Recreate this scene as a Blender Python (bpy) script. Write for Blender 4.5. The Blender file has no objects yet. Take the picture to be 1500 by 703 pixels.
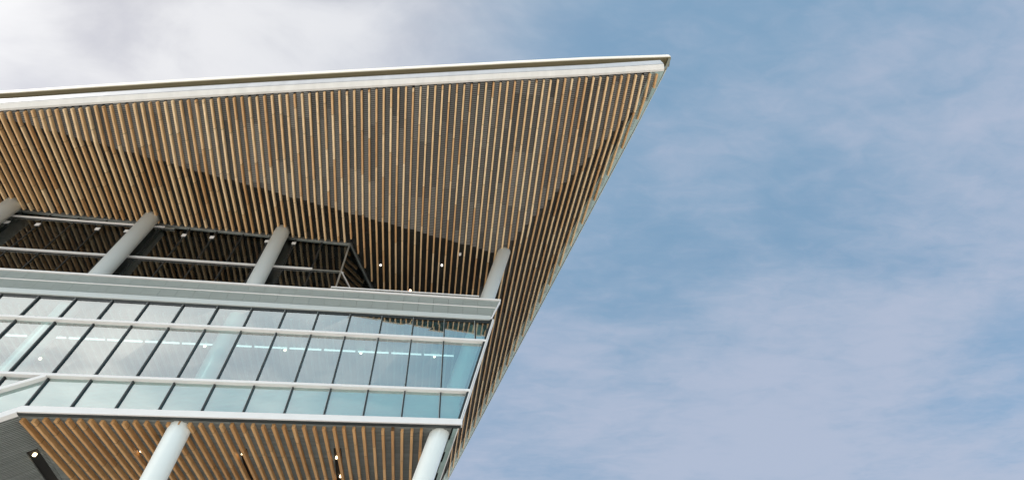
import bpy, math, random
import numpy as np
random.seed(7)
rng = np.random.default_rng(7)
S = 1.8                       # metres per survey unit (camera at the survey origin)
EYE = 1.6                     # eye height above the paving, metres
BASE = (-9.0, 26.0, 0.0)      # foot of the building
sc = bpy.context.scene
col = sc.collection
R = math.radians

# ------------------------------------------------------------------ helpers
def W(p):
    return (p[0]*S, p[1]*S, p[2]*S + EYE)

def tag(o, label=None, cat=None, kind=None, group=None):
    if label: o['label'] = label
    if cat: o['category'] = cat
    if kind: o['kind'] = kind
    if group: o['group'] = group
    return o

class MB:
    """collects faces in survey units, builds ONE mesh object"""
    def __init__(self):
        self.v = []; self.f = []; self.t = []
    def quad(self, a, b, c, d, tint=0.5):
        n = len(self.v); self.v += [a, b, c, d]; self.f.append((n, n+1, n+2, n+3)); self.t.append(tint)
    def poly(self, pts, tint=0.5):
        n = len(self.v); self.v += list(pts); self.f.append(tuple(range(n, n+len(pts)))); self.t.append(tint)
    def hexa(self, b, t, tint=0.5):
        """solid between two quads b (4 pts) and t (4 pts), same winding"""
        n = len(self.v); self.v += list(b)+list(t)
        fs = [(0,3,2,1),(4,5,6,7),(0,1,5,4),(1,2,6,5),(2,3,7,6),(3,0,4,7)]
        for q in fs:
            self.f.append(tuple(n+i for i in q)); self.t.append(tint)
    def box(self, x0, x1, y0, y1, z0, z1, tint=0.5):
        self.hexa([(x0,y0,z0),(x1,y0,z0),(x1,y1,z0),(x0,y1,z0)], [(x0,y0,z1),(x1,y0,z1),(x1,y1,z1),(x0,y1,z1)], tint)
    def sweep(self, secs, tint=0.5):
        """secs: list of closed sections (same count); caps both ends"""
        k = len(secs[0]); n = len(self.v)
        for s in secs: self.v += list(s)
        for i in range(len(secs)-1):
            for j in range(k):
                a = n+i*k+j; b = n+i*k+(j+1) % k
                self.f.append((a, b, b+k, a+k)); self.t.append(tint)
        self.f.append(tuple(n+j for j in reversed(range(k)))); self.t.append(tint)
        m = n+(len(secs)-1)*k
        self.f.append(tuple(m+j for j in range(k))); self.t.append(tint)
    def tube(self, p0, p1, r, seg=40, rings=1):
        secs = []
        for i in range(rings+1):
            u = i/rings
            c = [p0[k]+(p1[k]-p0[k])*u for k in range(3)]
            secs.append([(c[0]+r*math.cos(2*math.pi*j/seg), c[1]+r*math.sin(2*math.pi*j/seg), c[2]) for j in range(seg)])
        self.sweep(secs)
    def build(self, name, mat, parent=None, smooth=False, fix=True):
        me = bpy.data.meshes.new(name)
        vs = [W(p) for p in self.v]
        if parent is not None:
            vs = [(a-BASE[0], b-BASE[1], c-BASE[2]) for a, b, c in vs]
        me.from_pydata(vs, [], self.f)
        if len(set(self.t)) > 1:
            at = me.attributes.new('tint', 'FLOAT', 'FACE')
            at.data.foreach_set('value', self.t)
        if smooth:
            me.polygons.foreach_set('use_smooth', [len(p.vertices) == 4 for p in me.polygons])
        me.update()
        if fix:
            import bmesh
            bm = bmesh.new(); bm.from_mesh(me); bmesh.ops.recalc_face_normals(bm, faces=bm.faces); bm.to_mesh(me); bm.free()
        me.materials.append(mat)
        o = bpy.data.objects.new(name, me); col.objects.link(o)
        if parent is not None: o.parent = parent
        return o

# ------------------------------------------------------------------ materials
def mat(name):
    m = bpy.data.materials.new(name); m.use_nodes = True
    nt = m.node_tree; b = nt.nodes['Principled BSDF']
    return m, nt, nt.nodes, nt.links, b

def simple(name, c, rough=0.5, metal=0.0, var=0.06, scale=1.5, bump=0.0, streak=None):
    m, nt, N, L, b = mat(name)
    tc = N.new('ShaderNodeTexCoord'); mp = N.new('ShaderNodeMapping'); L.new(tc.outputs['Object'], mp.inputs[0])
    if streak: mp.inputs['Scale'].default_value = streak
    nz = N.new('ShaderNodeTexNoise'); nz.inputs['Scale'].default_value = scale; nz.inputs['Detail'].default_value = 6
    L.new(mp.outputs[0], nz.inputs['Vector'])
    rp = N.new('ShaderNodeMapRange'); rp.inputs[1].default_value = .25; rp.inputs[2].default_value = .75
    rp.inputs[3].default_value = 1-var; rp.inputs[4].default_value = 1+var
    L.new(nz.outputs[0], rp.inputs[0])
    mx = N.new('ShaderNodeVectorMath'); mx.operation = 'SCALE'; mx.inputs[0].default_value = c
    L.new(rp.outputs[0], mx.inputs['Scale']); L.new(mx.outputs[0], b.inputs['Base Color'])
    b.inputs['Roughness'].default_value = rough; b.inputs['Metallic'].default_value = metal
    if bump:
        bp = N.new('ShaderNodeBump'); bp.inputs['Strength'].default_value = bump; bp.inputs['Distance'].default_value = .01
        L.new(nz.outputs[0], bp.inputs['Height']); L.new(bp.outputs[0], b.inputs['Normal'])
    return m

def wood(name, c1, c2, c3):
    m, nt, N, L, b = mat(name)
    tc = N.new('ShaderNodeTexCoord'); oi = N.new('ShaderNodeObjectInfo')
    sep = N.new('ShaderNodeSeparateXYZ'); L.new(tc.outputs['Object'], sep.inputs[0])
    # boards about 2.4 m long, joints staggered from batten to batten
    ad = N.new('ShaderNodeMath'); ad.operation = 'MULTIPLY_ADD'; ad.inputs[1].default_value = 1/2.4
    L.new(sep.outputs['Y'], ad.inputs[0]); L.new(oi.outputs['Random'], ad.inputs[2])
    fl = N.new('ShaderNodeMath'); fl.operation = 'FLOOR'; L.new(ad.outputs[0], fl.inputs[0])
    r2 = N.new('ShaderNodeMath'); r2.operation = 'MULTIPLY_ADD'; r2.inputs[1].default_value = 97.0
    L.new(oi.outputs['Random'], r2.inputs[0]); L.new(fl.outputs[0], r2.inputs[2])
    wn = N.new('ShaderNodeTexWhiteNoise'); wn.noise_dimensions = '1D'; L.new(r2.outputs[0], wn.inputs['W'])
    cr = N.new('ShaderNodeValToRGB'); e = cr.color_ramp.elements
    e[0].position = 0; e[0].color = (*c1, 1); e[1].position = 1; e[1].color = (*c3, 1)
    k = cr.color_ramp.elements.new(.5); k.color = (*c2, 1)
    L.new(wn.outputs['Value'], cr.inputs[0])
    mp = N.new('ShaderNodeMapping'); mp.inputs['Scale'].default_value = (22, .7, 22); L.new(tc.outputs['Object'], mp.inputs[0])
    nz = N.new('ShaderNodeTexNoise'); nz.inputs['Scale'].default_value = 1.3; nz.inputs['Detail'].default_value = 8; nz.inputs['Roughness'].default_value = .65
    L.new(mp.outputs[0], nz.inputs['Vector'])
    rp = N.new('ShaderNodeMapRange'); rp.inputs[1].default_value = .3; rp.inputs[2].default_value = .7; rp.inputs[3].default_value = .72; rp.inputs[4].default_value = 1.18
    L.new(nz.outputs[0], rp.inputs[0])
    # dark butt joint
    fr = N.new('ShaderNodeMath'); fr.operation = 'FRACT'; L.new(ad.outputs[0], fr.inputs[0])
    lt = N.new('ShaderNodeMath'); lt.operation = 'GREATER_THAN'; lt.inputs[1].default_value = .012; L.new(fr.outputs[0], lt.inputs[0])
    jm = N.new('ShaderNodeMapRange'); jm.inputs[3].default_value = .35; jm.inputs[4].default_value = 1; L.new(lt.outputs[0], jm.inputs[0])
    mu = N.new('ShaderNodeMath'); mu.operation = 'MULTIPLY'; L.new(rp.outputs[0], mu.inputs[0]); L.new(jm.outputs[0], mu.inputs[1])
    sc_ = N.new('ShaderNodeVectorMath'); sc_.operation = 'SCALE'; L.new(cr.outputs[0], sc_.inputs[0]); L.new(mu.outputs[0], sc_.inputs['Scale'])
    L.new(sc_.outputs[0], b.inputs['Base Color'])
    b.inputs['Roughness'].default_value = .5
    bp = N.new('ShaderNodeBump'); bp.inputs['Strength'].default_value = .25; bp.inputs['Distance'].default_value = .004
    L.new(nz.outputs[0], bp.inputs['Height']); L.new(bp.outputs[0], b.inputs['Normal'])
    return m

def tinted(name, lo, hi, rough, metal):
    m, nt, N, L, b = mat(name)
    at = N.new('ShaderNodeAttribute'); at.attribute_name = 'tint'
    cr = N.new('ShaderNodeValToRGB'); cr.color_ramp.elements[0].color = (*lo, 1); cr.color_ramp.elements[1].color = (*hi, 1)
    L.new(at.outputs['Fac'], cr.inputs[0]); L.new(cr.outputs[0], b.inputs['Base Color'])
    b.inputs['Roughness'].default_value = rough; b.inputs['Metallic'].default_value = metal
    return m

def glass(name, tint, f0, f1):
    m, nt, N, L, b = mat(name)
    N.remove(b)
    out = N['Material Output']
    tr = N.new('ShaderNodeBsdfTransparent'); tr.inputs[0].default_value = (*tint, 1)
    gl = N.new('ShaderNodeBsdfGlossy'); gl.inputs['Roughness'].default_value = 0.0; gl.inputs[0].default_value = (.93, .97, .95, 1)
    tc = N.new('ShaderNodeTexCoord'); nz = N.new('ShaderNodeTexNoise'); nz.inputs['Scale'].default_value = .45; nz.inputs['Detail'].default_value = 1
    L.new(tc.outputs['Object'], nz.inputs['Vector'])
    bp = N.new('ShaderNodeBump'); bp.inputs['Strength'].default_value = .05; bp.inputs['Distance'].default_value = .01
    L.new(nz.outputs[0], bp.inputs['Height']); L.new(bp.outputs[0], gl.inputs['Normal'])
    lw = N.new('ShaderNodeFresnel'); lw.inputs['IOR'].default_value = 1.5
    mr = N.new('ShaderNodeMapRange'); mr.inputs[1].default_value = 0.04; mr.inputs[2].default_value = 1; mr.inputs[3].default_value = f0; mr.inputs[4].default_value = f1
    L.new(lw.outputs[0], mr.inputs[0])
    mx = N.new('ShaderNodeMixShader'); gm = N.new('ShaderNodeNewGeometry'); iv = N.new('ShaderNodeMath'); iv.operation = 'SUBTRACT'; iv.inputs[0].default_value = 1; L.new(gm.outputs['Backfacing'], iv.inputs[1])
    ml = N.new('ShaderNodeMath'); ml.operation = 'MULTIPLY'; L.new(iv.outputs[0], ml.inputs[0]); L.new(mr.outputs[0], ml.inputs[1])
    L.new(ml.outputs[0], mx.inputs[0]); L.new(tr.outputs[0], mx.inputs[1]); L.new(gl.outputs[0], mx.inputs[2])
    L.new(mx.outputs[0], out.inputs[0])
    return m

def emit(name, c, s):
    m, nt, N, L, b = mat(name)
    b.inputs['Base Color'].default_value = (.8, .8, .8, 1)
    b.inputs['Emission Color'].default_value = (*c, 1); b.inputs['Emission Strength'].default_value = s
    m.cycles.emission_sampling = 'NONE'
    return m

M_wood = wood('timber', (.56, .32, .14), (.72, .48, .25), (.82, .62, .38))
M_wood2 = wood('timber_warm', (.50, .26, .10), (.58, .32, .13), (.64, .38, .17))
M_woodi = simple('pale_interior_batten', (.28, .42, .43), .5, var=.05)
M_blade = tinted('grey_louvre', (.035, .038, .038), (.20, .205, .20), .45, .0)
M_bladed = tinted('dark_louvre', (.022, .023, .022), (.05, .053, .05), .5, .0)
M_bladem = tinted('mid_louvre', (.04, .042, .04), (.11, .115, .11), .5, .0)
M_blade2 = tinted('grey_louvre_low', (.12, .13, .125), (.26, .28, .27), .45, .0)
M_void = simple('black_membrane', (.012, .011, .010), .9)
M_white = simple('white_metal', (.80, .79, .78), .35, var=.03)
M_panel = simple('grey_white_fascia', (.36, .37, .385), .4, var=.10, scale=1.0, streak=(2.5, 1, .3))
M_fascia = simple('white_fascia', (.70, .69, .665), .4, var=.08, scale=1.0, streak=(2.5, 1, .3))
M_bronze = simple('bronze_underside', (.20, .17, .10), .45, var=.08)
M_cap = simple('champagne_cap', (.74, .70, .61), .35, var=.06, scale=.7)
M_plate = simple('teal_plate', (.30, .40, .38), .4, var=.15, scale=2.0)
M_strip = simple('pale_strip', (.52, .565, .555), .4, var=.06, streak=(.3, 1, 2))
M_col = simple('column_paint', (.80, .85, .83), .34, var=.05, scale=.8, streak=(1, 1, .25))
M_mull = simple('dark_mullion', (.018, .022, .022), .35)
M_parapet = tinted('grey_green_metal', (.38, .43, .42), (.54, .60, .59), .4, .0)
M_joint = simple('joint_shadow', (.05, .055, .055), .6)
M_glass = glass('vision_glass', (.66, .83, .825), .40, .95)
M_glassd = glass('terrace_glass', (.76, .80, .79), .10, .8)
M_spand = simple('spandrel_back', (.50, .66, .645), .5, var=.04)
M_steel = simple('brushed_steel', (.6, .62, .6), .3, .8)
M_inter = simple('interior_paint', (.10, .25, .31), .6, var=.03)
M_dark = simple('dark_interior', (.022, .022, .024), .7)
M_roof = simple('roof_sheet', (.45, .46, .46), .5)
M_tube = emit('lit_tube', (1, 1, .98), .48)
M_warm = emit('warm_lamp', (1, .74, .42), 2.6)
M_spot = emit('white_lamp', (1, .97, .92), 1.5)

# ------------------------------------------------------------------ the building's planes (z = c + aX + bY)
P1 = (15.5733, -.01021, -.16734)     # outer soffit, rising to the front edge
P2 = (13.905, -.045, 0.0)            # inner soffit
P3 = (11.3619, .46439, .14767)       # side soffit, rising to the right edge
PL = (P1, P2, P3)
def zp(p, x, y): return p[0]+p[1]*x+p[2]*y
def zs(x, y): return max(zp(p, x, y) for p in PL)
FRONT = [(-20.5, 8.62), (-17, 8.02), (-14.5, 7.575), (-12.34, 7.18), (-10.10, 6.762), (-7.82, 6.348), (-5.51, 5.938), (-3.16, 5.530), (-.774, 5.118), (1.656, 4.700), (4.0, 4.305), (6.156, 3.929)]
def yfront(x):
    for (a, b), (c, d) in zip(FRONT, FRONT[1:]):
        if x <= c: return b+(d-b)*(x-a)/(c-a)
    return 1e9 if x > FRONT[-1][0] else FRONT[-1][1]
def xedge(y): return 6.156-.1863*(y-3.929)
YB = 31.0
SP = .2075
PH = .55
def xi(i, y): return SP*(i+PH)+.013*(y-6)

root = bpy.data.objects.new('angular_building', None); col.objects.link(root); root.location = BASE
root.empty_display_size = 3
tag(root, 'angular modern building with timber battened roof overhang, glazed band and round columns', 'building')

# ------------------------------------------------------------------ roof
def edge_ring(dz):
    pts = [(x, y) for x, y in FRONT]
    yb = YB
    pts += [(xedge(y), y) for y in (8, 12, 18, 24, YB)]
    pts += [(-20.5, YB)]
    return [(x, y, zs(x, y)+dz) for x, y in pts]
rb = MB()
lo, hi = edge_ring(.10), [(x, y, z) for x, y, z in edge_ring(1.02)]
n = len(lo)
top = [(x, y, max(z, 15.62)) for x, y, z in hi]
inset = []
for i in range(n):
    j = (i+1) % n
    if i < len(FRONT)-1: continue
    rb.quad(lo[i], lo[j], top[j], top[i])
rb.poly(top)
roof = rb.build('roof', M_roof, root)

# front edge profile: soffit lip, white fascia (lower splayed, upper upright), shadow recess, cap
def offs(k, o):
    """front-edge point k moved outward by o"""
    a = FRONT[max(k-1, 0)]; b = FRONT[min(k+1, len(FRONT)-1)]
    dx, dy = b[0]-a[0], b[1]-a[1]; l = math.hypot(dx, dy)
    return FRONT[k][0]+dy/l*o, FRONT[k][1]-dx/l*o
def front_sweep(prof, name, m, xcut=0.0, parent=roof):
    mb = MB(); secs = []
    for k in range(len(FRONT)):
        s = []
        for o, z in prof:
            x, y = offs(k, o)
            if k == len(FRONT)-1: x += xcut
            s.append((x, y, zs(*FRONT[k])+z))
        secs.append(s)
    mb.sweep(secs)
    return mb.build(name, m, parent)
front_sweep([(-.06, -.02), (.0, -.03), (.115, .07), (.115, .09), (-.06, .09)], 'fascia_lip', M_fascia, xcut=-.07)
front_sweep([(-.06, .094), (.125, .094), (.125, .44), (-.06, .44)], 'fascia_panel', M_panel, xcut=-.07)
front_sweep([(-.10, .446), (.03, .446), (.03, .68), (-.10, .68)], 'shadow_recess', M_void)
under = front_sweep([(-.10, .684), (.19, .664), (.19, .69), (-.10, .70)], 'cap_underside', M_bronze, xcut=.33)
front_sweep([(-.10, .704), (.200, .694), (.215, .71), (.205, .90), (.10, 1.0), (-.10, 1.0)], 'roof_cap', M_cap, xcut=.335)
mb = MB(); ex_, ey_ = FRONT[-1]; ez_ = zs(ex_, ey_)
mb.hexa([(ex_-.02, ey_-.02, ez_-.02), (ex_+.32, ey_-.17, ez_+.66), (ex_+.30, ey_+.10, ez_+.66), (ex_-.02, ey_+.35, ez_+.04)],
        [(ex_-.06, ey_-.02, ez_), (ex_+.25, ey_-.17, ez_+.68), (ex_+.23, ey_+.10, ez_+.68), (ex_-.06, ey_+.35, ez_+.06)])
mb.build('end_gusset', M_bronze, roof)

# right-hand edge: slim white trim and the teal closing plate
mb = MB()
ys = [3.96, 6, 8.5, 12, 16, 20, 25, YB]
secs = []
for y in ys:
    x = xedge(y); z = zs(x, y)
    secs.append([(x-.012, y, z-.015), (x+.012, y, z-.015), (x+.012, y, z+.30), (x-.012, y, z+.30)])
mb.sweep(secs); mb.build('edge_trim', M_strip, roof)
mb = MB()
ys = [yfront(6.05)+.03+i*.5 for i in range(54)]
for a, b in zip(ys, ys[1:]):
    def pt(y, o, dz):
        x = xedge(y)-o; return (x, y, zs(x, y)+dz)
    mb.hexa([pt(a, .42, .0), pt(a, .035, .0), pt(b, .035, .0), pt(b, .42, .0)], [pt(a, .42, .02), pt(a, .035, .02), pt(b, .035, .02), pt(b, .42, .02)])
mb.build('closing_plate', M_plate, roof)

# ------------------------------------------------------------------ upper soffit: black backing, louvre blades, timber battens
CORNER = (-3.0, 10.58); SIDE = (.66/1.85)            # terrace glazing: corner, dX/dY of its return wall
def yend_win(x):
    """where battens stop in front of the terrace glazing"""
    if x < CORNER[0]+.06: return CORNER[1]-.07
    y = CORNER[1]+(x-CORNER[0])/SIDE-.42
    return y
mb = MB()
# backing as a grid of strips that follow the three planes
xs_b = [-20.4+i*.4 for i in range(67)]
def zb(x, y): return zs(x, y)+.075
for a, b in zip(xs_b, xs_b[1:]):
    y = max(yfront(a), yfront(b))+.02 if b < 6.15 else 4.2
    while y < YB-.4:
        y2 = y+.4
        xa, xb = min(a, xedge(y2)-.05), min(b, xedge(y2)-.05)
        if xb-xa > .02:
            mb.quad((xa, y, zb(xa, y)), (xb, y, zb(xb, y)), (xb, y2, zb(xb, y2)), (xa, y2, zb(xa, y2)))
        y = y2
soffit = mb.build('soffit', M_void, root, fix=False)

def path(i, y0, y1):
    """points (x,y,z) of batten i on the folded soffit, vertices at the folds"""
    cand = [y0, y1]
    sx = .013; c = SP*(i+PH)-.013*6
    for p, q in ((P1, P2), (P1, P3), (P2, P3)):
        # p0+p1(c+sx y)+p2 y = q0+...
        den = (p[1]-q[1])*sx+(p[2]-q[2])
        if abs(den) < 1e-9: continue
        y = -((p[0]-q[0])+(p[1]-q[1])*c)/den
        if y0 < y < y1 and abs(zp(p, c+sx*y, y)-zs(c+sx*y, y)) < 1e-5: cand.append(y)
    cand.sort()
    return [(xi(i, y), y, zs(xi(i, y), y)) for y in cand]

BW, BD = .050, .090
def batten_mesh(mb, pts, w=BW, d=BD, top=.03):
    ox = rng.normal(0, .0025); w = w*(1+rng.normal(0, .03)); d = d*(1+rng.normal(0, .04)); e_ = rng.normal(0, .012)
    pts = [(x+ox, y+(e_ if k == 0 else 0), z) for k, (x, y, z) in enumerate(pts)]
    secs = []
    c = .006
    for k, (x, y, z) in enumerate(pts):
        secs.append([(x-w/2, y, z+top), (x-w/2, y, z-d+c), (x-w/2+c, y, z-d), (x+w/2-c, y, z-d), (x+w/2, y, z-d+c), (x+w/2, y, z+top)])
    mb.sweep(secs)

i0, i1 = -74, 28
extra = MB()
for i in range(-99, i1+1):
    xf = xi(i, 5.5)
    # front end
    y0 = yfront(xi(i, 6))+.10
    for _ in range(3): y0 = yfront(xi(i, y0))+.11
    if y0 > 1e8: continue
    # rear end: terrace glazing on the left, roof edge on the right
    if xi(i, 10.5) < -2.25:
        y1 = yend_win(xi(i, 10.9))
    elif xi(i, 10.5) < 1.2:
        y1 = 15.5
    else:
        y1 = 30.5
    # stop short of the right edge
    lim = .15
    f = lambda y: xedge(y)-lim-xi(i, y)
    if f(y1) < 0:
        a, b = y0, y1
        for _ in range(40):
            m_ = (a+b)/2
            if f(m_) > 0: a = m_
            else: b = m_
        y1 = a
    if y1-y0 < .25: continue
    pts = path(i, y0, y1)
    if i < i0:
        batten_mesh(extra, pts)
    else:
        mb = MB(); batten_mesh(mb, pts); mb.build('batten', M_wood, soffit)
tag(extra.build('batten_row', M_wood, soffit), kind='stuff')

# louvre blades between the battens, bay by bay
mbA, mbB, mbC = MB(), MB(), MB()
panel = {}
def tint_of(i, k):
    if (i, k) not in panel:
        base = .5+.22*math.sin(i*.9+k*2.1)*math.sin(i*.23-k)
        panel[(i, k)] = min(1, max(0, base+rng.normal(0, .13)))
    return panel[(i, k)]
bay_off = {i: rng.integers(0, 3)*.35+.15 for i in range(-110, 60)}
y = 4.0
rows = []
while y < 13.2: rows.append((y, .056)); y += .056
while y < 30.5: rows.append((y, .11)); y += .11
for y, st in rows:
    # bay range
    ia = -99
    for i in range(ia, 30):
        x0, x1 = xi(i, y)+BW/2+.012, xi(i+1, y)-BW/2-.012
        xm = (x0+x1)/2
        yf = yfront(max(x0, -20.3)) if x1 < 6.1 else 1e9
        if y < yf+.03 and x1 < 6.1: continue
        if x1 > xedge(y)-.10: break
        if x1 > 6.05: break
        if xm < CORNER[0]-.1 and y > CORNER[1]-.03: continue
        if xm < -1.2 and y > 10.5 and y > yend_win(xm)+.36: continue
        if y > 15.4 and xm < 1.0: continue
        if xm < -15.5 and st < .1 and (rows.index((y, st)) % 2): continue
        z0, z1 = zs(x0, y), zs(x1, y)
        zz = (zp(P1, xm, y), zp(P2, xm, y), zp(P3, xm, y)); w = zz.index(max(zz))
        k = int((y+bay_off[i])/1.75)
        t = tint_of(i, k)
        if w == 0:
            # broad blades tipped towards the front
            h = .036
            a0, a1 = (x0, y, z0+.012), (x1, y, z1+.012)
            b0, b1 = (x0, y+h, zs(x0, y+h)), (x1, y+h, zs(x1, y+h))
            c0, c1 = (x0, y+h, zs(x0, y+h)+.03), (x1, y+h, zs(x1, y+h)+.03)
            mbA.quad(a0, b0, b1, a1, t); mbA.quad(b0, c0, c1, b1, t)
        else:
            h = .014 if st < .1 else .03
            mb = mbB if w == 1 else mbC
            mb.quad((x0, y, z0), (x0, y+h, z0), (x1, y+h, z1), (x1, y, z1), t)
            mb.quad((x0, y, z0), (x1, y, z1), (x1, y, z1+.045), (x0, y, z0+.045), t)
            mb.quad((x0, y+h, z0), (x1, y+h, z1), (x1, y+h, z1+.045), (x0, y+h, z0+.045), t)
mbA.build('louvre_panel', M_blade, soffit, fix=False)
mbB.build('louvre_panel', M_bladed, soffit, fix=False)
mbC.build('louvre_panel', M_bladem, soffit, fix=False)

def lamp(name, x, y, z, r, m, parent, h=.05):
    mb = MB(); mb.tube((x, y, z), (x, y, z+h), r, 20)
    return mb.build(name, m, parent)
for x, y in ((-2.0, 11.37), (.036, 11.12)):
    i = round((x-.013*(y-6))/SP-PH-.5)
    lamp('spotlight', xi(i, y)+SP/2, y, zs(x, y)-.035, .030, M_spot, soffit)
mb = MB(); x, y = .644, 10.54; z = zs(x, y)
mb.box(x-.05, x+.05, y-.04, y+.04, z-.06, z); mb.tube((x, y, z-.10), (x, y, z-.06), .03, 16)
mb.build('detector', M_white, soffit)

# ------------------------------------------------------------------ columns
GZ = -EYE/S
for x in (-13.14, -9.13, -5.12):
    mb = MB(); mb.tube((x, 10.335, GZ), (x, 10.335, zs(x, 10.335)+.05), .222, 48)
    mb.build('column', M_col, root, smooth=True)
mb = MB()
cx = lambda z: 1.82+.2632*(z-12.7)
mb.tube((cx(GZ), 10.335, GZ), (cx(13.86), 10.335, 13.86), .222, 48)
tag(mb.build('column', M_col, root, smooth=True), 'leaning end column at the sharp corner')

# ------------------------------------------------------------------ glazed band (curtain wall)
X0, MS = .2595, .8297
def xm_(i): return X0+MS*(i-12)
Z0, Z1, Z2, Z3 = 10.1265, 9.4015, 7.7875, 6.9978
FOLD = xm_(2)
def xend(z): return .74+.262*(z-6.9978) if z < 10.15 else 1.503+.396*(z-10.244)
def zL1(x): return Z2 if x >= FOLD else Z2+.60*(x-FOLD)
def zL2(x): return Z3 if x >= FOLD else Z3+.645*(x-FOLD)
YF = 10.0
XL = xm_(-5)
mb = MB()
mb.box(-20, XL, YF, YF+.1, 3.0, Z0)
cw = mb.build('curtain_wall', M_parapet, root)
def slab(pts, y0, y1):
    mb = MB(); mb.hexa([(x, y0, z) for x, z in pts], [(x, y1, z) for x, z in pts]); return mb
g = .006
for i in range(-5, 14):
    xa, xb = xm_(i), xm_(i+1)
    for zt, zb_, kind in ((Z0, Z1, 0), (Z1, Z2, 0)):
        ra, rb_ = min(xb, xend(zb_)-.03), min(xb, xend(zt)-.03)
        if ra-xa < .02:
            continue
        if i == 12 and zt == Z1: ra, rb_ = xend(zb_)-.03, xend(zt)-.03
        j = lambda: rng.normal(0, .0022)
        y0 = YF+.035
        mb = MB()
        q = [(xa+g, zb_+g), (ra-g, zb_+g), (rb_-g, zt-g), (xa+g, zt-g)]
        dy = [j() for _ in range(4)]
        mb.hexa([(x, y0+d, z) for (x, z), d in zip(q, dy)], [(x, y0+.012+d, z) for (x, z), d in zip(q, dy)])
        mb.build('glass_pane', M_glass, cw)
    # lower strip: ribbed spandrel behind glass (it slopes away on the left)
    if i <= 12:
        ra, rb_ = (xb, xb) if i < 12 else (xend(Z3)-.03, xend(Z2)-.03)
        q = [(xa+g, zL2(xa)+g), (ra-g, zL2(ra)+g), (rb_-g, zL1(rb_)-g), (xa+g, zL1(xa)-g)]
        slab(q, YF+.035, YF+.047).build('spandrel_pane', M_glass, cw)
        if xa < FOLD-.01:
            q = [(xa+g, zL1(xa)+g), (xb-g, zL1(xb)+g), (xb-g, Z2-g), (xa+g, Z2-g)]
            if i == 1: q[1] = (xb-g, Z2-.012)
            slab(q, YF+.035, YF+.047).build('glass_pane', M_glass, cw)
# ribbed sheet behind the spandrel panes
mb = MB()
for a, b in ((FOLD, xend(7.2)-.08), (XL, FOLD)):
    for k in range(22):
        u0, u1 = k/22, (k+.62)/22
        def zz(x, u): return zL2(x)+(zL1(x)-.06-zL2(x))*u
        mb.hexa([(a, YF+.058, zz(a, u0)), (b, YF+.058, zz(b, u0)), (b, YF+.078, zz(b, u0)), (a, YF+.078, zz(a, u0))],
                [(a, YF+.058, zz(a, u1)), (b, YF+.058, zz(b, u1)), (b, YF+.078, zz(b, u1)), (a, YF+.078, zz(a, u1))])
    mb.hexa([(a, YF+.082, zL2(a)), (b, YF+.082, zL2(b)), (b, YF+.096, zL2(b)), (a, YF+.096, zL2(a))],
            [(a, YF+.082, zL1(a)), (b, YF+.082, zL1(b)), (b, YF+.096, zL1(b)), (a, YF+.096, zL1(a))])
mb.build('spandrel_backing', M_spand, cw)
# dark mullions with a pale pressure cap on their left flank
for i in range(-4, 14):
    x = xm_(i)
    for zt, zb_ in ((Z0+.05, Z1+.045), (Z1-.045, Z2+.045), (zL1(x)-.045, zL2(x)+.005)):
        if i == 13 and zt < Z0: continue
        if x > xend(zb_)-.05: continue
        mb = MB(); mb.box(x-.015, x+.015, YF-.005, YF+.10, zb_, zt)
        o = mb.build('mullion', M_mull, cw)
        mb = MB(); mb.box(x-.025, x-.0175, YF-.002, YF+.03, zb_, zt); mb.build('pressure_cap', M_parapet, o)
    if x < FOLD-.01:
        mb = MB(); mb.box(x-.015, x+.015, YF-.005, YF+.10, zL1(x)+.05, Z2-.045); mb.build('mullion', M_mull, cw)
# white transoms
def bar(name, x0, x1, f0, f1, h0, h1, m=M_white, y0=YF-.07, y1=YF+.06, parent=cw):
    mb = MB()
    mb.hexa([(x0, y0, f0-h0), (x1, y0, f1-h0), (x1, y1, f1-h0), (x0, y1, f0-h0)], [(x0, y0, f0+h1), (x1, y0, f1+h1), (x1, y1, f1+h1), (x0, y1, f0+h1)])
    return mb.build(name, m, parent)
bar('transom', XL, xend(Z1)+.01, Z1, Z1, .029, .031)
bar('transom', XL, xend(Z2)+.01, Z2, Z2, .029, .031)
bar('transom', XL, FOLD-.03, zL1(XL), zL1(FOLD-.03), .043, .043, y0=YF-.066)
bar('bottom_rail', FOLD-.006, xend(Z3)+.03, Z3, Z3, .14, .0)
bar('bottom_rail', XL, FOLD-.01, zL2(XL), zL2(FOLD-.01), .15, .0, y0=YF-.067)
bar('drip_edge', FOLD-.006, xend(Z3), Z3-.152, Z3-.152, .010, .010, M_mull, YF-.03, YF+.05)
bar('head_frame', XL, xend(Z0), Z0+.055, Z0+.055, .045, .055, M_mull, YF+.03, YF+.10)
# raking end: dark mullion, two slim white trims
def rake(name, off, w, m, y0, y1, z0=Z3, z1=Z0+.1):
    mb = MB()
    mb.hexa([(xend(z0)+off, y0, z0), (xend(z0)+off+w, y0, z0), (xend(z0)+off+w, y1, z0), (xend(z0)+off, y1, z0)],
            [(.74+.262*(z1-Z3)+off, y0, z1), (.74+.262*(z1-Z3)+off+w, y0, z1), (.74+.262*(z1-Z3)+off+w, y1, z1), (.74+.262*(z1-Z3)+off, y1, z1)])
    return mb.build(name, m, cw)
rake('end_mullion', -.075, .05, M_mull, YF-.045, YF+.1)
rake('end_trim', -.020, .025, M_white, YF-.055, YF+.1)
rake('end_trim', .012, .02, M_white, YF-.03, YF+.1)

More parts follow.
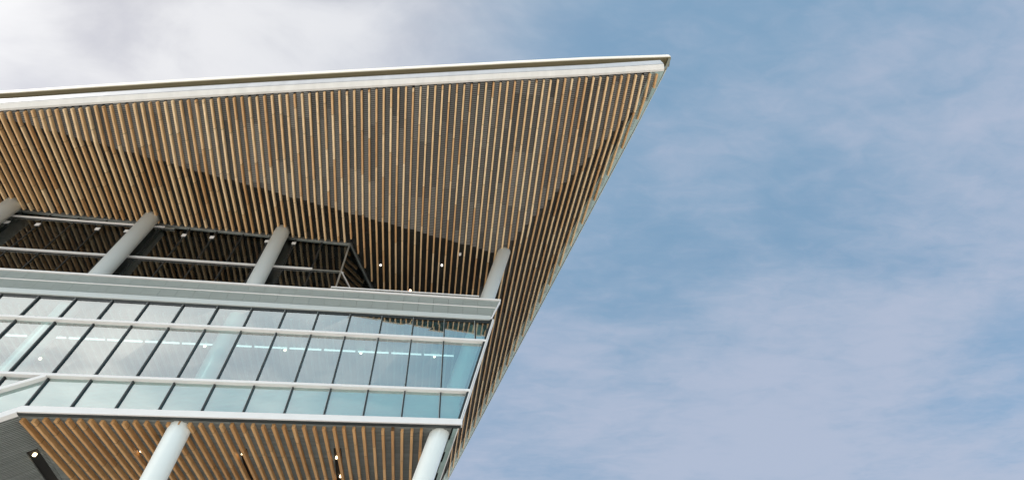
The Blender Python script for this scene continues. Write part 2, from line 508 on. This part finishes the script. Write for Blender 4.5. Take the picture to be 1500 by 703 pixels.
# ------------------------------------------------------------------ parapet of fine horizontal louvres above the glazing
mb = MB()
mb.box(-20, 1.45, YF+.05, YF+.09, 10.26, 11.03)
par = mb.build('parapet', M_joint, root)
mb = MB()
NB = 17
zb0, zb1 = 10.405, 11.03
for k in range(NB):
    za = zb0+(zb1-zb0)*k/NB; zc = za+(zb1-zb0)/NB*.70
    xe = xend(za)
    x = -20.0
    while x < xe:
        x2 = min(x+MS/2, xe)
        mb.hexa([(x+.003, YF-.004, za), (x2-.003, YF-.004, za), (x2-.003, YF+.045, za), (x+.003, YF+.045, za)],
                [(x+.003, YF+.010, zc), (x2-.003, YF+.010, zc), (x2-.003, YF+.045, zc), (x+.003, YF+.045, zc)], min(1, max(0, .5+rng.normal(0, .05))))
        x += MS/2
mb.build('louvre_panel', M_parapet, par)
bar('base_strip', -20, xend(10.30), 10.32, 10.32, .085, .070, M_strip, YF-.012, YF+.045, par)
bar('coping', -20, xend(11.06)+.01, 11.062, 11.062, .022, .026, M_white, YF-.02, YF+.16, par)
bar('mid_rail', -20, xend(10.728)-.01, 10.728, 10.728, .008, .008, M_white, YF-.016, YF+.02, par)
mb = MB()
mb.hexa([(xend(10.24), YF-.03, 10.24), (xend(10.24)+.02, YF-.03, 10.24), (xend(10.24)+.02, YF+.09, 10.24), (xend(10.24), YF+.09, 10.24)],
        [(xend(11.03), YF-.03, 11.03), (xend(11.03)+.02, YF-.03, 11.03), (xend(11.03)+.02, YF+.09, 11.03), (xend(11.03), YF+.09, 11.03)])
mb.build('end_trim', M_white, par)
# glass balustrade with a slim steel handrail on the open terrace
mb = MB(); mb.box(-2.99, 1.22, 10.09, 10.13, 11.268, 11.31); 
rail = mb.build('handrail', M_white, par)
mb = MB(); mb.box(-2.985, 1.20, 10.108, 10.120, 11.0, 11.268); mb.build('balustrade_glass', M_glassd, rail)
mb = MB(); mb.box(-2.995, -2.97, 10.10, 10.13, 10.9, 11.268); mb.build('post', M_steel, rail)
lamp('marker_light', -.787, 10.12, 11.34, .028, emit('orange_lamp', (1, .55, .35), 4), par, .05)

# ------------------------------------------------------------------ terrace floor, body, end wall
ex = lambda y, z: .74+.262*(z-Z3)-.125*(y-10)-.03
def prism(mb, y0, y1, z0, z1, x0=-20.0):
    mb.hexa([(x0, y0, z0), (ex(y0, z0), y0, z0), (ex(y1, z0), y1, z0), (x0, y1, z0)],
            [(x0, y0, z1), (ex(y0, z1), y0, z1), (ex(y1, z1), y1, z1), (x0, y1, z1)])
mb = MB(); prism(mb, YF+.10, 16, 10.22, 10.9); mb.build('terrace_floor', M_roof, root)
mb = MB(); prism(mb, 16.02, 26, 7.02, 13.2, -20); mb.build('rear_wing', M_parapet, root)
mb = MB(); mb.box(-20, -3, 15.2, 25, GZ, 6.9); mb.build('core_wall', M_parapet, root)
ew = MB()
for z0, z1 in ((Z2, Z1), (Z1, Z0)):
    for k in range(4):
        a, b = 10.12+k*1.45, 10.12+(k+1)*1.45-.05
        ew.hexa([(ex(a, z0)-.01, a, z0+.04), (ex(a, z0)+.01, a, z0+.04), (ex(b, z0)+.01, b, z0+.04), (ex(b, z0)-.01, b, z0+.04)],
                [(ex(a, z1)-.01, a, z1-.04), (ex(a, z1)+.01, a, z1-.04), (ex(b, z1)+.01, b, z1-.04), (ex(b, z1)-.01, b, z1-.04)])
endw = ew.build('end_window', M_glass, root)
mb = MB()
for z in (Z2, Z1, Z0):
    mb.hexa([(ex(10.12, z)-.02, 10.12, z-.035), (ex(10.12, z)+.03, 10.12, z-.035), (ex(15.9, z)+.03, 15.9, z-.035), (ex(15.9, z)-.02, 15.9, z-.035)],
            [(ex(10.12, z)-.02, 10.12, z+.035), (ex(10.12, z)+.03, 10.12, z+.035), (ex(15.9, z)+.03, 15.9, z+.035), (ex(15.9, z)-.02, 15.9, z+.035)])
for k in range(1, 4):
    a = 10.12+k*1.45-.05
    mb.hexa([(ex(a, Z2)-.02, a, Z2), (ex(a, Z2)+.03, a, Z2), (ex(a, Z2)+.03, a+.05, Z2), (ex(a, Z2)-.02, a+.05, Z2)],
            [(ex(a, Z0)-.02, a, Z0), (ex(a, Z0)+.03, a, Z0), (ex(a, Z0)+.03, a+.05, Z0), (ex(a, Z0)-.02, a+.05, Z0)])
mb.build('frame', M_white, endw)
mb = MB()
z0, z1 = Z3-.1, Z2-.04
mb.hexa([(ex(10.1, z0)-.04, 10.1, z0), (ex(10.1, z0)+.01, 10.1, z0), (ex(15.9, z0)+.01, 15.9, z0), (ex(15.9, z0)-.04, 15.9, z0)],
        [(ex(10.1, z1)-.04, 10.1, z1), (ex(10.1, z1)+.01, 10.1, z1), (ex(15.9, z1)+.01, 15.9, z1), (ex(15.9, z1)-.04, 15.9, z1)])
mb.build('end_panel', M_spand, root)

# interior seen through the glazing
mb = MB(); mb.quad((-20, 10.06, 10.16), (ex(10.06, 10.16)-.05, 10.06, 10.16), (ex(15.9, 10.16)-.05, 15.9, 10.16), (-20, 15.9, 10.16))
ceil = mb.build('interior_ceiling', M_inter, root)
mb = MB(); mb.box(-20, .3, 15.6, 15.9, 7.0, 10.15); mb.build('interior_wall', M_inter, root)
mb = MB(); prism(mb, 10.2, 15.55, 7.05, 7.55, FOLD+.2); mb.build('interior_floor', M_inter, root)
for i in range(-60, 5):
    x = xi(i, 8)+.03
    if x > ex(13, 10)-.1: break
    mb = MB(); batten_mesh(mb, [(x, 10.27, 10.14), (x+.01, 13.6, 10.14)], .052, .07, .012); mb.build('interior_batten', M_woodi, ceil)
x = .60
while x > -12:
    mb = MB(); mb.box(x-.84, x, 11.29, 11.33, 10.02, 10.05); mb.build('light_bar', M_tube, ceil); x -= .913
for x, y in ((-1.99, 11.39), (.057, 11.40), (-4.03, 11.42), (-6.10, 11.41), (-10.37, 12.2)):
    lamp('downlight', x, y, 10.04, .034, M_warm, ceil, .04)

# ------------------------------------------------------------------ terrace glazing under the roof
YW = 10.62
mb = MB()
secs = []
for x in (-20, -12, CORNER[0]):
    z = zs(x, YW); secs.append([(x, YW-.05, z-.035), (x, YW+.06, z-.035), (x, YW+.06, z+.08), (x, YW-.05, z+.08)])
mb.sweep(secs)
tw = mb.build('terrace_window', M_steel, root)
sx, sy = CORNER; ex2, ey2 = -1.0, sy+2.0/SIDE
mb = MB(); z = zs(sx, sy)
mb.hexa([(sx, sy+.02, z-.035), (sx+.05, sy+.02, z-.035), (ex2+.05, ey2, zs(ex2, ey2)-.035), (ex2, ey2, zs(ex2, ey2)-.035)],
        [(sx, sy+.02, z+.08), (sx+.05, sy+.02, z+.08), (ex2+.05, ey2, zs(ex2, ey2)+.08), (ex2, ey2, zs(ex2, ey2)+.08)])
mb.build('frame', M_steel, tw)
for i in range(-12, 8):
    xa, xb = xm_(i), xm_(i+1)
    if i == 7: xb = CORNER[0]-.01
    for z0, z1 in ((10.9, 12.56), (12.62, None)):
        za, zb_ = (z1, z1) if z1 else (zs(xa, YW)-.04, zs(xb, YW)-.04)
        d = rng.normal(0, .0015)
        q = [(xa+g, z0), (xb-g, z0), (xb-g, zb_), (xa+g, za)]
        mb = MB(); mb.hexa([(x, YW+(d if k in (1, 2) else -d), z) for k, (x, z) in enumerate(q)], [(x, YW+.012+(d if k in (1, 2) else -d), z) for k, (x, z) in enumerate(q)])
        mb.build('glass_pane', M_glassd, tw)
    if i > -12:
        mb = MB(); mb.box(xa-.018, xa+.018, YW-.012, YW+.10, 10.9, zs(xa, YW)-.04); mb.build('mullion', M_mull, tw)
    if i % 3 != 1:
        mb = MB(); mb.box(xa-.055, xa-.025, YW+.02, YW+.07, 13.76, 13.90); mb.box(xa-.07, xa+.05, YW-.03, YW-.015, 13.78, 13.90)
        mb.build('bracket', M_white, tw)
def tbar(name, x0, x1, z, h, d, m): 
    mb = MB(); mb.box(x0, x1, YW-d, YW-.014, z-h, z+h); return mb.build(name, m, tw)
tbar('transom', -20, -3.85, 12.59, .024, .07, M_white)
tbar('transom', -3.845, -3.02, 12.575, .010, .05, M_steel)
tbar('transom', -20, -8.74, 14.165, .020, .06, M_white)
tbar('transom', -8.735, -8.45, 14.12, .012, .06, M_steel)
# return wall
L_ = 4.0
for z0, z1 in ((10.9, 12.56), (12.60, 13.98)):
    for k in range(4):
        ya, yb = sy+.05+k*1.3, sy+.05+(k+1)*1.3-.03
        xa, xb = sx+(ya-sy)*SIDE, sx+(yb-sy)*SIDE
        mb = MB(); mb.hexa([(xa, ya, z0), (xb, yb, z0), (xb-.012, yb, z0), (xa-.012, ya, z0)], [(xa, ya, z1), (xb, yb, z1), (xb-.012, yb, z1), (xa-.012, ya, z1)])
        mb.build('glass_pane', M_glassd, tw)
mb = MB(); xa = sx; xb = sx+(5.2)*SIDE
mb.hexa([(xa, sy, 12.565), (xa+.03, sy, 12.565), (xb+.03, sy+5.2, 12.565), (xb, sy+5.2, 12.565)], [(xa, sy, 12.597), (xa+.03, sy, 12.597), (xb+.03, sy+5.2, 12.597), (xb, sy+5.2, 12.597)])
mb.build('transom', M_white, tw)
mb = MB(); mb.box(sx-.02, sx+.02, sy-.0, sy+.045, 10.9, 14.0); mb.build('corner_post', M_steel, tw)
mb = MB(); mb.box(-2.58, -2.40, 11.9, 11.93, 13.20, 13.25); mb.box(-2.36, -2.25, 11.9, 11.93, 13.20, 13.25)
mb.build('fitting', M_white, tw)
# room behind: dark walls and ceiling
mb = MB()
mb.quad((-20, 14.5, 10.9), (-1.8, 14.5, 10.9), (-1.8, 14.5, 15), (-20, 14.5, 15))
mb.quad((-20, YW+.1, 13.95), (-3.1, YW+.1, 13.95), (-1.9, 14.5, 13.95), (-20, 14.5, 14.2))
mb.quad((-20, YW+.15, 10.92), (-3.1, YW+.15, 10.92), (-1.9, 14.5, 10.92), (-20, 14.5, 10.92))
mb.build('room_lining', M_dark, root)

# ------------------------------------------------------------------ lower soffit under the glazed band
ZL = 6.86
def exl(y): return .70-.125*(y-10)
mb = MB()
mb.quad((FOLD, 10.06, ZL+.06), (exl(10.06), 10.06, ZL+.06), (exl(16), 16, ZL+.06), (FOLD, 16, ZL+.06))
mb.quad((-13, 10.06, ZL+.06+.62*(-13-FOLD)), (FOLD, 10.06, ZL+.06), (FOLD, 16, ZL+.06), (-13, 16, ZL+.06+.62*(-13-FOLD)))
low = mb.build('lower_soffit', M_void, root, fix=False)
mb = MB()
y = 10.08
slots = [(-3.99, 11.10, 12.75), (-1.96, 10.97, 12.7)]
while y < 14.5:
    h = .022
    t = .5
    # flat part, broken by the light slots
    xs_ = [FOLD+.0]
    for s, a, b in sorted(slots):
        if a-.02 < y < b+.02: xs_ += [s-.085, s+.085]
    xs_.append(exl(y)-.14)
    for k in range(0, len(xs_), 2):
        t = min(1, max(0, .5+rng.normal(0, .12)))
        x0, x1 = xs_[k], xs_[k+1]
        mb.quad((x0, y, ZL+.004), (x0, y+h, ZL), (x1, y+h, ZL), (x1, y, ZL+.004), t); mb.quad((x0, y+h, ZL), (x0, y+h, ZL+.035), (x1, y+h, ZL+.035), (x1, y+h, ZL), t)
        mb.quad((x0, y, ZL+.004), (x0, y, ZL+.03), (x1, y, ZL+.03), (x1, y, ZL+.004), t)
    y += .050
# folded-down part on the left: ribs keep the direction of the sloping edge
def zf(x): return ZL+.62*(x-FOLD)
y = 10.08
while y < 14.5:
    h = .022
    t = min(1, max(0, .62+rng.normal(0, .10)))
    segs = [(-13.0, FOLD-.004)]
    if 11.17 < y < 12.72: segs = [(-13.0, -8.25), (-8.09, FOLD-.004)]
    for x0, x1 in segs:
        mb.quad((x0, y, zf(x0)+.004), (x0, y+h, zf(x0)), (x1, y+h, zf(x1)), (x1, y, zf(x1)+.004), t)
        mb.quad((x0, y+h, zf(x0)), (x0, y+h, zf(x0)+.035), (x1, y+h, zf(x1)+.035), (x1, y+h, zf(x1)), t)
        mb.quad((x0, y, zf(x0)+.004), (x0, y, zf(x0)+.03), (x1, y, zf(x1)+.03), (x1, y, zf(x1)+.004), t)
    y += .050
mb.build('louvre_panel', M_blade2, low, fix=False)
for k in range(0, 60):
    x = -8.00+SP*k
    if x > .02: break
    mb = MB()
    yk = 14.4
    fan = float(np.interp(-x, [0, .9, 3, 4.9, 7.2, 8.1], [0, .02, .078, .114, .140, .118]))
    batten_mesh(mb, [(x, 10.13, ZL), (x+fan*(yk-10.13), yk, ZL)], .058, .085, .02)
    mb.build('batten', M_wood2, low)
for x, y in ((-4.03, 11.27), (-2.0, 11.36), (-1.95, 12.15), (-6.11, 11.24), (-3.93, 12.5)):
    lamp('downlight', x, y, ZL-.005, .026, M_warm, low, .05)
for x, y in ((-8.17, 11.32), (-8.17, 12.54)):
    lamp('downlight', x, y, zf(x)-.015, .034, M_warm, low, .05)
# teal edge plates along the raking end
mb = MB()
for o0, o1, dz in ((.012, .10, -.01), (.14, .22, .03)):
    ys = [10.10+k*.45 for k in range(13)]
    for k, (a, b) in enumerate(zip(ys, ys[1:])):
        w = o1+.03*(k % 2)
        mb.hexa([(exl(a)-w, a, ZL+dz), (exl(a)-o0, a, ZL+dz), (exl(b)-o0, b, ZL+dz), (exl(b)-w, b, ZL+dz)],
                [(exl(a)-w, a, ZL+dz+.03), (exl(a)-o0, a, ZL+dz+.03), (exl(b)-o0, b, ZL+dz+.03), (exl(b)-w, b, ZL+dz+.03)])
mb.build('edge_plate', M_plate, low)
mb = MB()
mb.hexa([(exl(10.05)-.012, 10.05, ZL-.02), (exl(10.05)+.01, 10.05, ZL-.02), (exl(16)+.01, 16, ZL-.02), (exl(16)-.012, 16, ZL-.02)],
        [(exl(10.05)-.012, 10.05, ZL+.12), (exl(10.05)+.01, 10.05, ZL+.12), (exl(16)+.01, 16, ZL+.12), (exl(16)-.012, 16, ZL+.12)])
mb.build('edge_trim', M_white, low)

# ------------------------------------------------------------------ ground
m, nt, N, L, b = mat('pale_paving')
tc = N.new('ShaderNodeTexCoord'); bk = N.new('ShaderNodeTexBrick'); L.new(tc.outputs['Object'], bk.inputs['Vector'])
bk.inputs['Scale'].default_value = 1.0; bk.inputs['Brick Width'].default_value = .9; bk.inputs['Row Height'].default_value = .6; bk.inputs['Mortar Size'].default_value = .008
bk.inputs['Color1'].default_value = (.47, .445, .41, 1); bk.inputs['Color2'].default_value = (.41, .39, .36, 1); bk.inputs['Mortar'].default_value = (.2, .19, .17, 1)
L.new(bk.outputs['Color'], b.inputs['Base Color']); b.inputs['Roughness'].default_value = .8
me = bpy.data.meshes.new('ground'); me.from_pydata([(-3000, -3000, 0), (3000, -3000, 0), (3000, 3000, 0), (-3000, 3000, 0)], [], [(0, 1, 2, 3)])
me.materials.append(m); go = bpy.data.objects.new('ground', me); col.objects.link(go)
tag(go, 'pale stone paving of the forecourt', 'ground', 'structure')

# ------------------------------------------------------------------ sky and sun
SUN = np.array([-.79, -.05, .62]); SUN /= np.linalg.norm(SUN)
el = math.asin(SUN[2]); az = math.atan2(SUN[0], SUN[1])
w = bpy.data.worlds.new('World'); sc.world = w; w.use_nodes = True
N = w.node_tree.nodes; L = w.node_tree.links
bg = N['Background']
sky = N.new('ShaderNodeTexSky'); sky.sky_type = 'NISHITA'; sky.sun_disc = False
sky.sun_elevation = el; sky.sun_rotation = az; sky.air_density = 1.0; sky.dust_density = 1.5; sky.ozone_density = 1.0
tc = N.new('ShaderNodeTexCoord')
nrm = N.new('ShaderNodeVectorMath'); nrm.operation = 'NORMALIZE'; L.new(tc.outputs['Generated'], nrm.inputs[0])
sep = N.new('ShaderNodeSeparateXYZ'); L.new(nrm.outputs[0], sep.inputs[0])
def math_(op, a, b_=None, c=None):
    n_ = N.new('ShaderNodeMath'); n_.operation = op
    for k, v in enumerate((a, b_, c)):
        if v is None: continue
        if isinstance(v, (int, float)): n_.inputs[k].default_value = v
        else: L.new(v, n_.inputs[k])
    return n_.outputs[0]
def sstep(v, a, b_, lo=0.0, hi=1.0):
    n_ = N.new('ShaderNodeMapRange'); n_.interpolation_type = 'SMOOTHSTEP'
    L.new(v, n_.inputs[0]); n_.inputs[1].default_value = a; n_.inputs[2].default_value = b_; n_.inputs[3].default_value = lo; n_.inputs[4].default_value = hi
    return n_.outputs[0]
zc = math_('MAXIMUM', sep.outputs['Z'], .06)
px = math_('DIVIDE', sep.outputs['X'], zc); py = math_('DIVIDE', sep.outputs['Y'], zc)
cmb = N.new('ShaderNodeCombineXYZ'); L.new(px, cmb.inputs[0]); L.new(py, cmb.inputs[1])
def noise(scale, detail, rough, stretch=(1, 1, 1), loc=(0, 0, 0), dist=0.0):
    mp = N.new('ShaderNodeMapping'); mp.inputs['Scale'].default_value = stretch; mp.inputs['Location'].default_value = loc
    mp.inputs['Rotation'].default_value = (0, 0, R(62))
    L.new(cmb.outputs[0], mp.inputs[0])
    nz = N.new('ShaderNodeTexNoise'); nz.inputs['Scale'].default_value = scale; nz.inputs['Detail'].default_value = detail; nz.inputs['Roughness'].default_value = rough; nz.inputs['Distortion'].default_value = dist
    L.new(mp.outputs[0], nz.inputs['Vector']); return nz.outputs[0]
n1 = noise(.85, 6, .5, (1, 1.5, 1), (3.1, 1.7, 0), .5)
n2 = noise(2.6, 7, .55, (1, 1.7, 1), (0.3, 5.2, 0), .4)
dt = N.new('ShaderNodeVectorMath'); dt.operation = 'DOT_PRODUCT'; L.new(nrm.outputs[0], dt.inputs[0]); dt.inputs[1].default_value = tuple(SUN)
mixn = math_('ADD', math_('MULTIPLY', n1, .6), math_('MULTIPLY', n2, .4))
near = sstep(math_('ADD', dt.outputs['Value'], math_('MULTIPLY', math_('SUBTRACT', mixn, .5), .5)), .30, .90)
# thin high veil: slate blue to lavender, bright white where it lies near the sun
def ramp(fac, c0, c1):
    n_ = N.new('ShaderNodeMix'); n_.data_type = 'RGBA'; L.new(fac, n_.inputs['Factor'])
    for k, c in ((6, c0), (7, c1)):
        if isinstance(c, tuple): n_.inputs[k].default_value = (*c, 1)
        else: L.new(c, n_.inputs[k])
    return n_.outputs[2]
n3 = noise(9.0, 6, .6, (1, 2.6, 1), (7.3, 2.2, 0), .6)
wisp = math_('ADD', math_('MULTIPLY', mixn, .80), math_('MULTIPLY', n3, .20))
pale = sstep(sep.outputs['Z'], .40, .88, .26, -.06)
veil = ramp(sstep(math_('ADD', wisp, math_('MULTIPLY', pale, .55)), .38, .72), (.092, .156, .226), (.182, .210, .268))
white = ramp(math_('ADD', math_('MULTIPLY', sstep(n2, .35, .65), .55), math_('MULTIPLY', sstep(dt.outputs['Value'], .88, .99), .45)), (.25, .25, .268), (.43, .43, .43))
cloud = ramp(near, veil, white)
sv = N.new('ShaderNodeVectorMath'); sv.operation = 'SCALE'; L.new(sky.outputs[0], sv.inputs[0]); sv.inputs['Scale'].default_value = .08
mx = ramp(sstep(mixn, .30, .55, .80, .95), sv.outputs[0], cloud)
front = sstep(math_('MULTIPLY', sep.outputs['Y'], -1.0), 0.0, .6, 1.0, 2.2)  # unseen sky behind the camera, brightness added to light facade, columns and fascia
mx = ramp(sstep(math_('MULTIPLY', sep.outputs['Y'], -1.0), 0.0, .5, 0.0, .75), mx, ramp(near, (.062, .120, .150), ramp(sstep(mixn, .38, .62), (.22, .217, .217), (.36, .352, .335))))
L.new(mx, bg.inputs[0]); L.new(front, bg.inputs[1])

ld = bpy.data.lights.new('sun', 'SUN'); ld.energy = 4.5; ld.angle = R(2.0); ld.color = (1, .955, .90)
lo_ = bpy.data.objects.new('sun', ld); col.objects.link(lo_)
from mathutils import Vector, Matrix
lo_.rotation_euler = Vector(SUN).to_track_quat('Z', 'Y').to_euler(); lo_.location = (-60, -20, 60)

# ------------------------------------------------------------------ camera (18 mm on 36 mm, pitched up 54 degrees)
MC = ((.98768508, -.14212238, -.06541727), (.07752727, .80776452, -.58438515), (.13589596, .57211687, .80883532))
cd = bpy.data.cameras.new('camera'); cd.lens = 17.998; cd.sensor_width = 36; cd.clip_end = 5000
co = bpy.data.objects.new('camera', cd); col.objects.link(co)
r_, d_, f_ = (Vector(v) for v in MC)
co.matrix_world = Matrix(((r_.x, -d_.x, -f_.x, 0), (r_.y, -d_.y, -f_.y, 0), (r_.z, -d_.z, -f_.z, EYE), (0, 0, 0, 1)))
sc.camera = co

sc.view_settings.view_transform = 'Standard'; sc.view_settings.look = 'None'; sc.view_settings.gamma = 1
sc.view_settings.exposure = 1.3
sc.cycles.max_bounces = 8; sc.cycles.transparent_max_bounces = 16; sc.cycles.use_denoising = True; sc.cycles.denoiser = 'OPENIMAGEDENOISE'; sc.cycles.denoising_input_passes = 'RGB_ALBEDO_NORMAL'; sc.cycles.denoising_prefilter = 'ACCURATE'
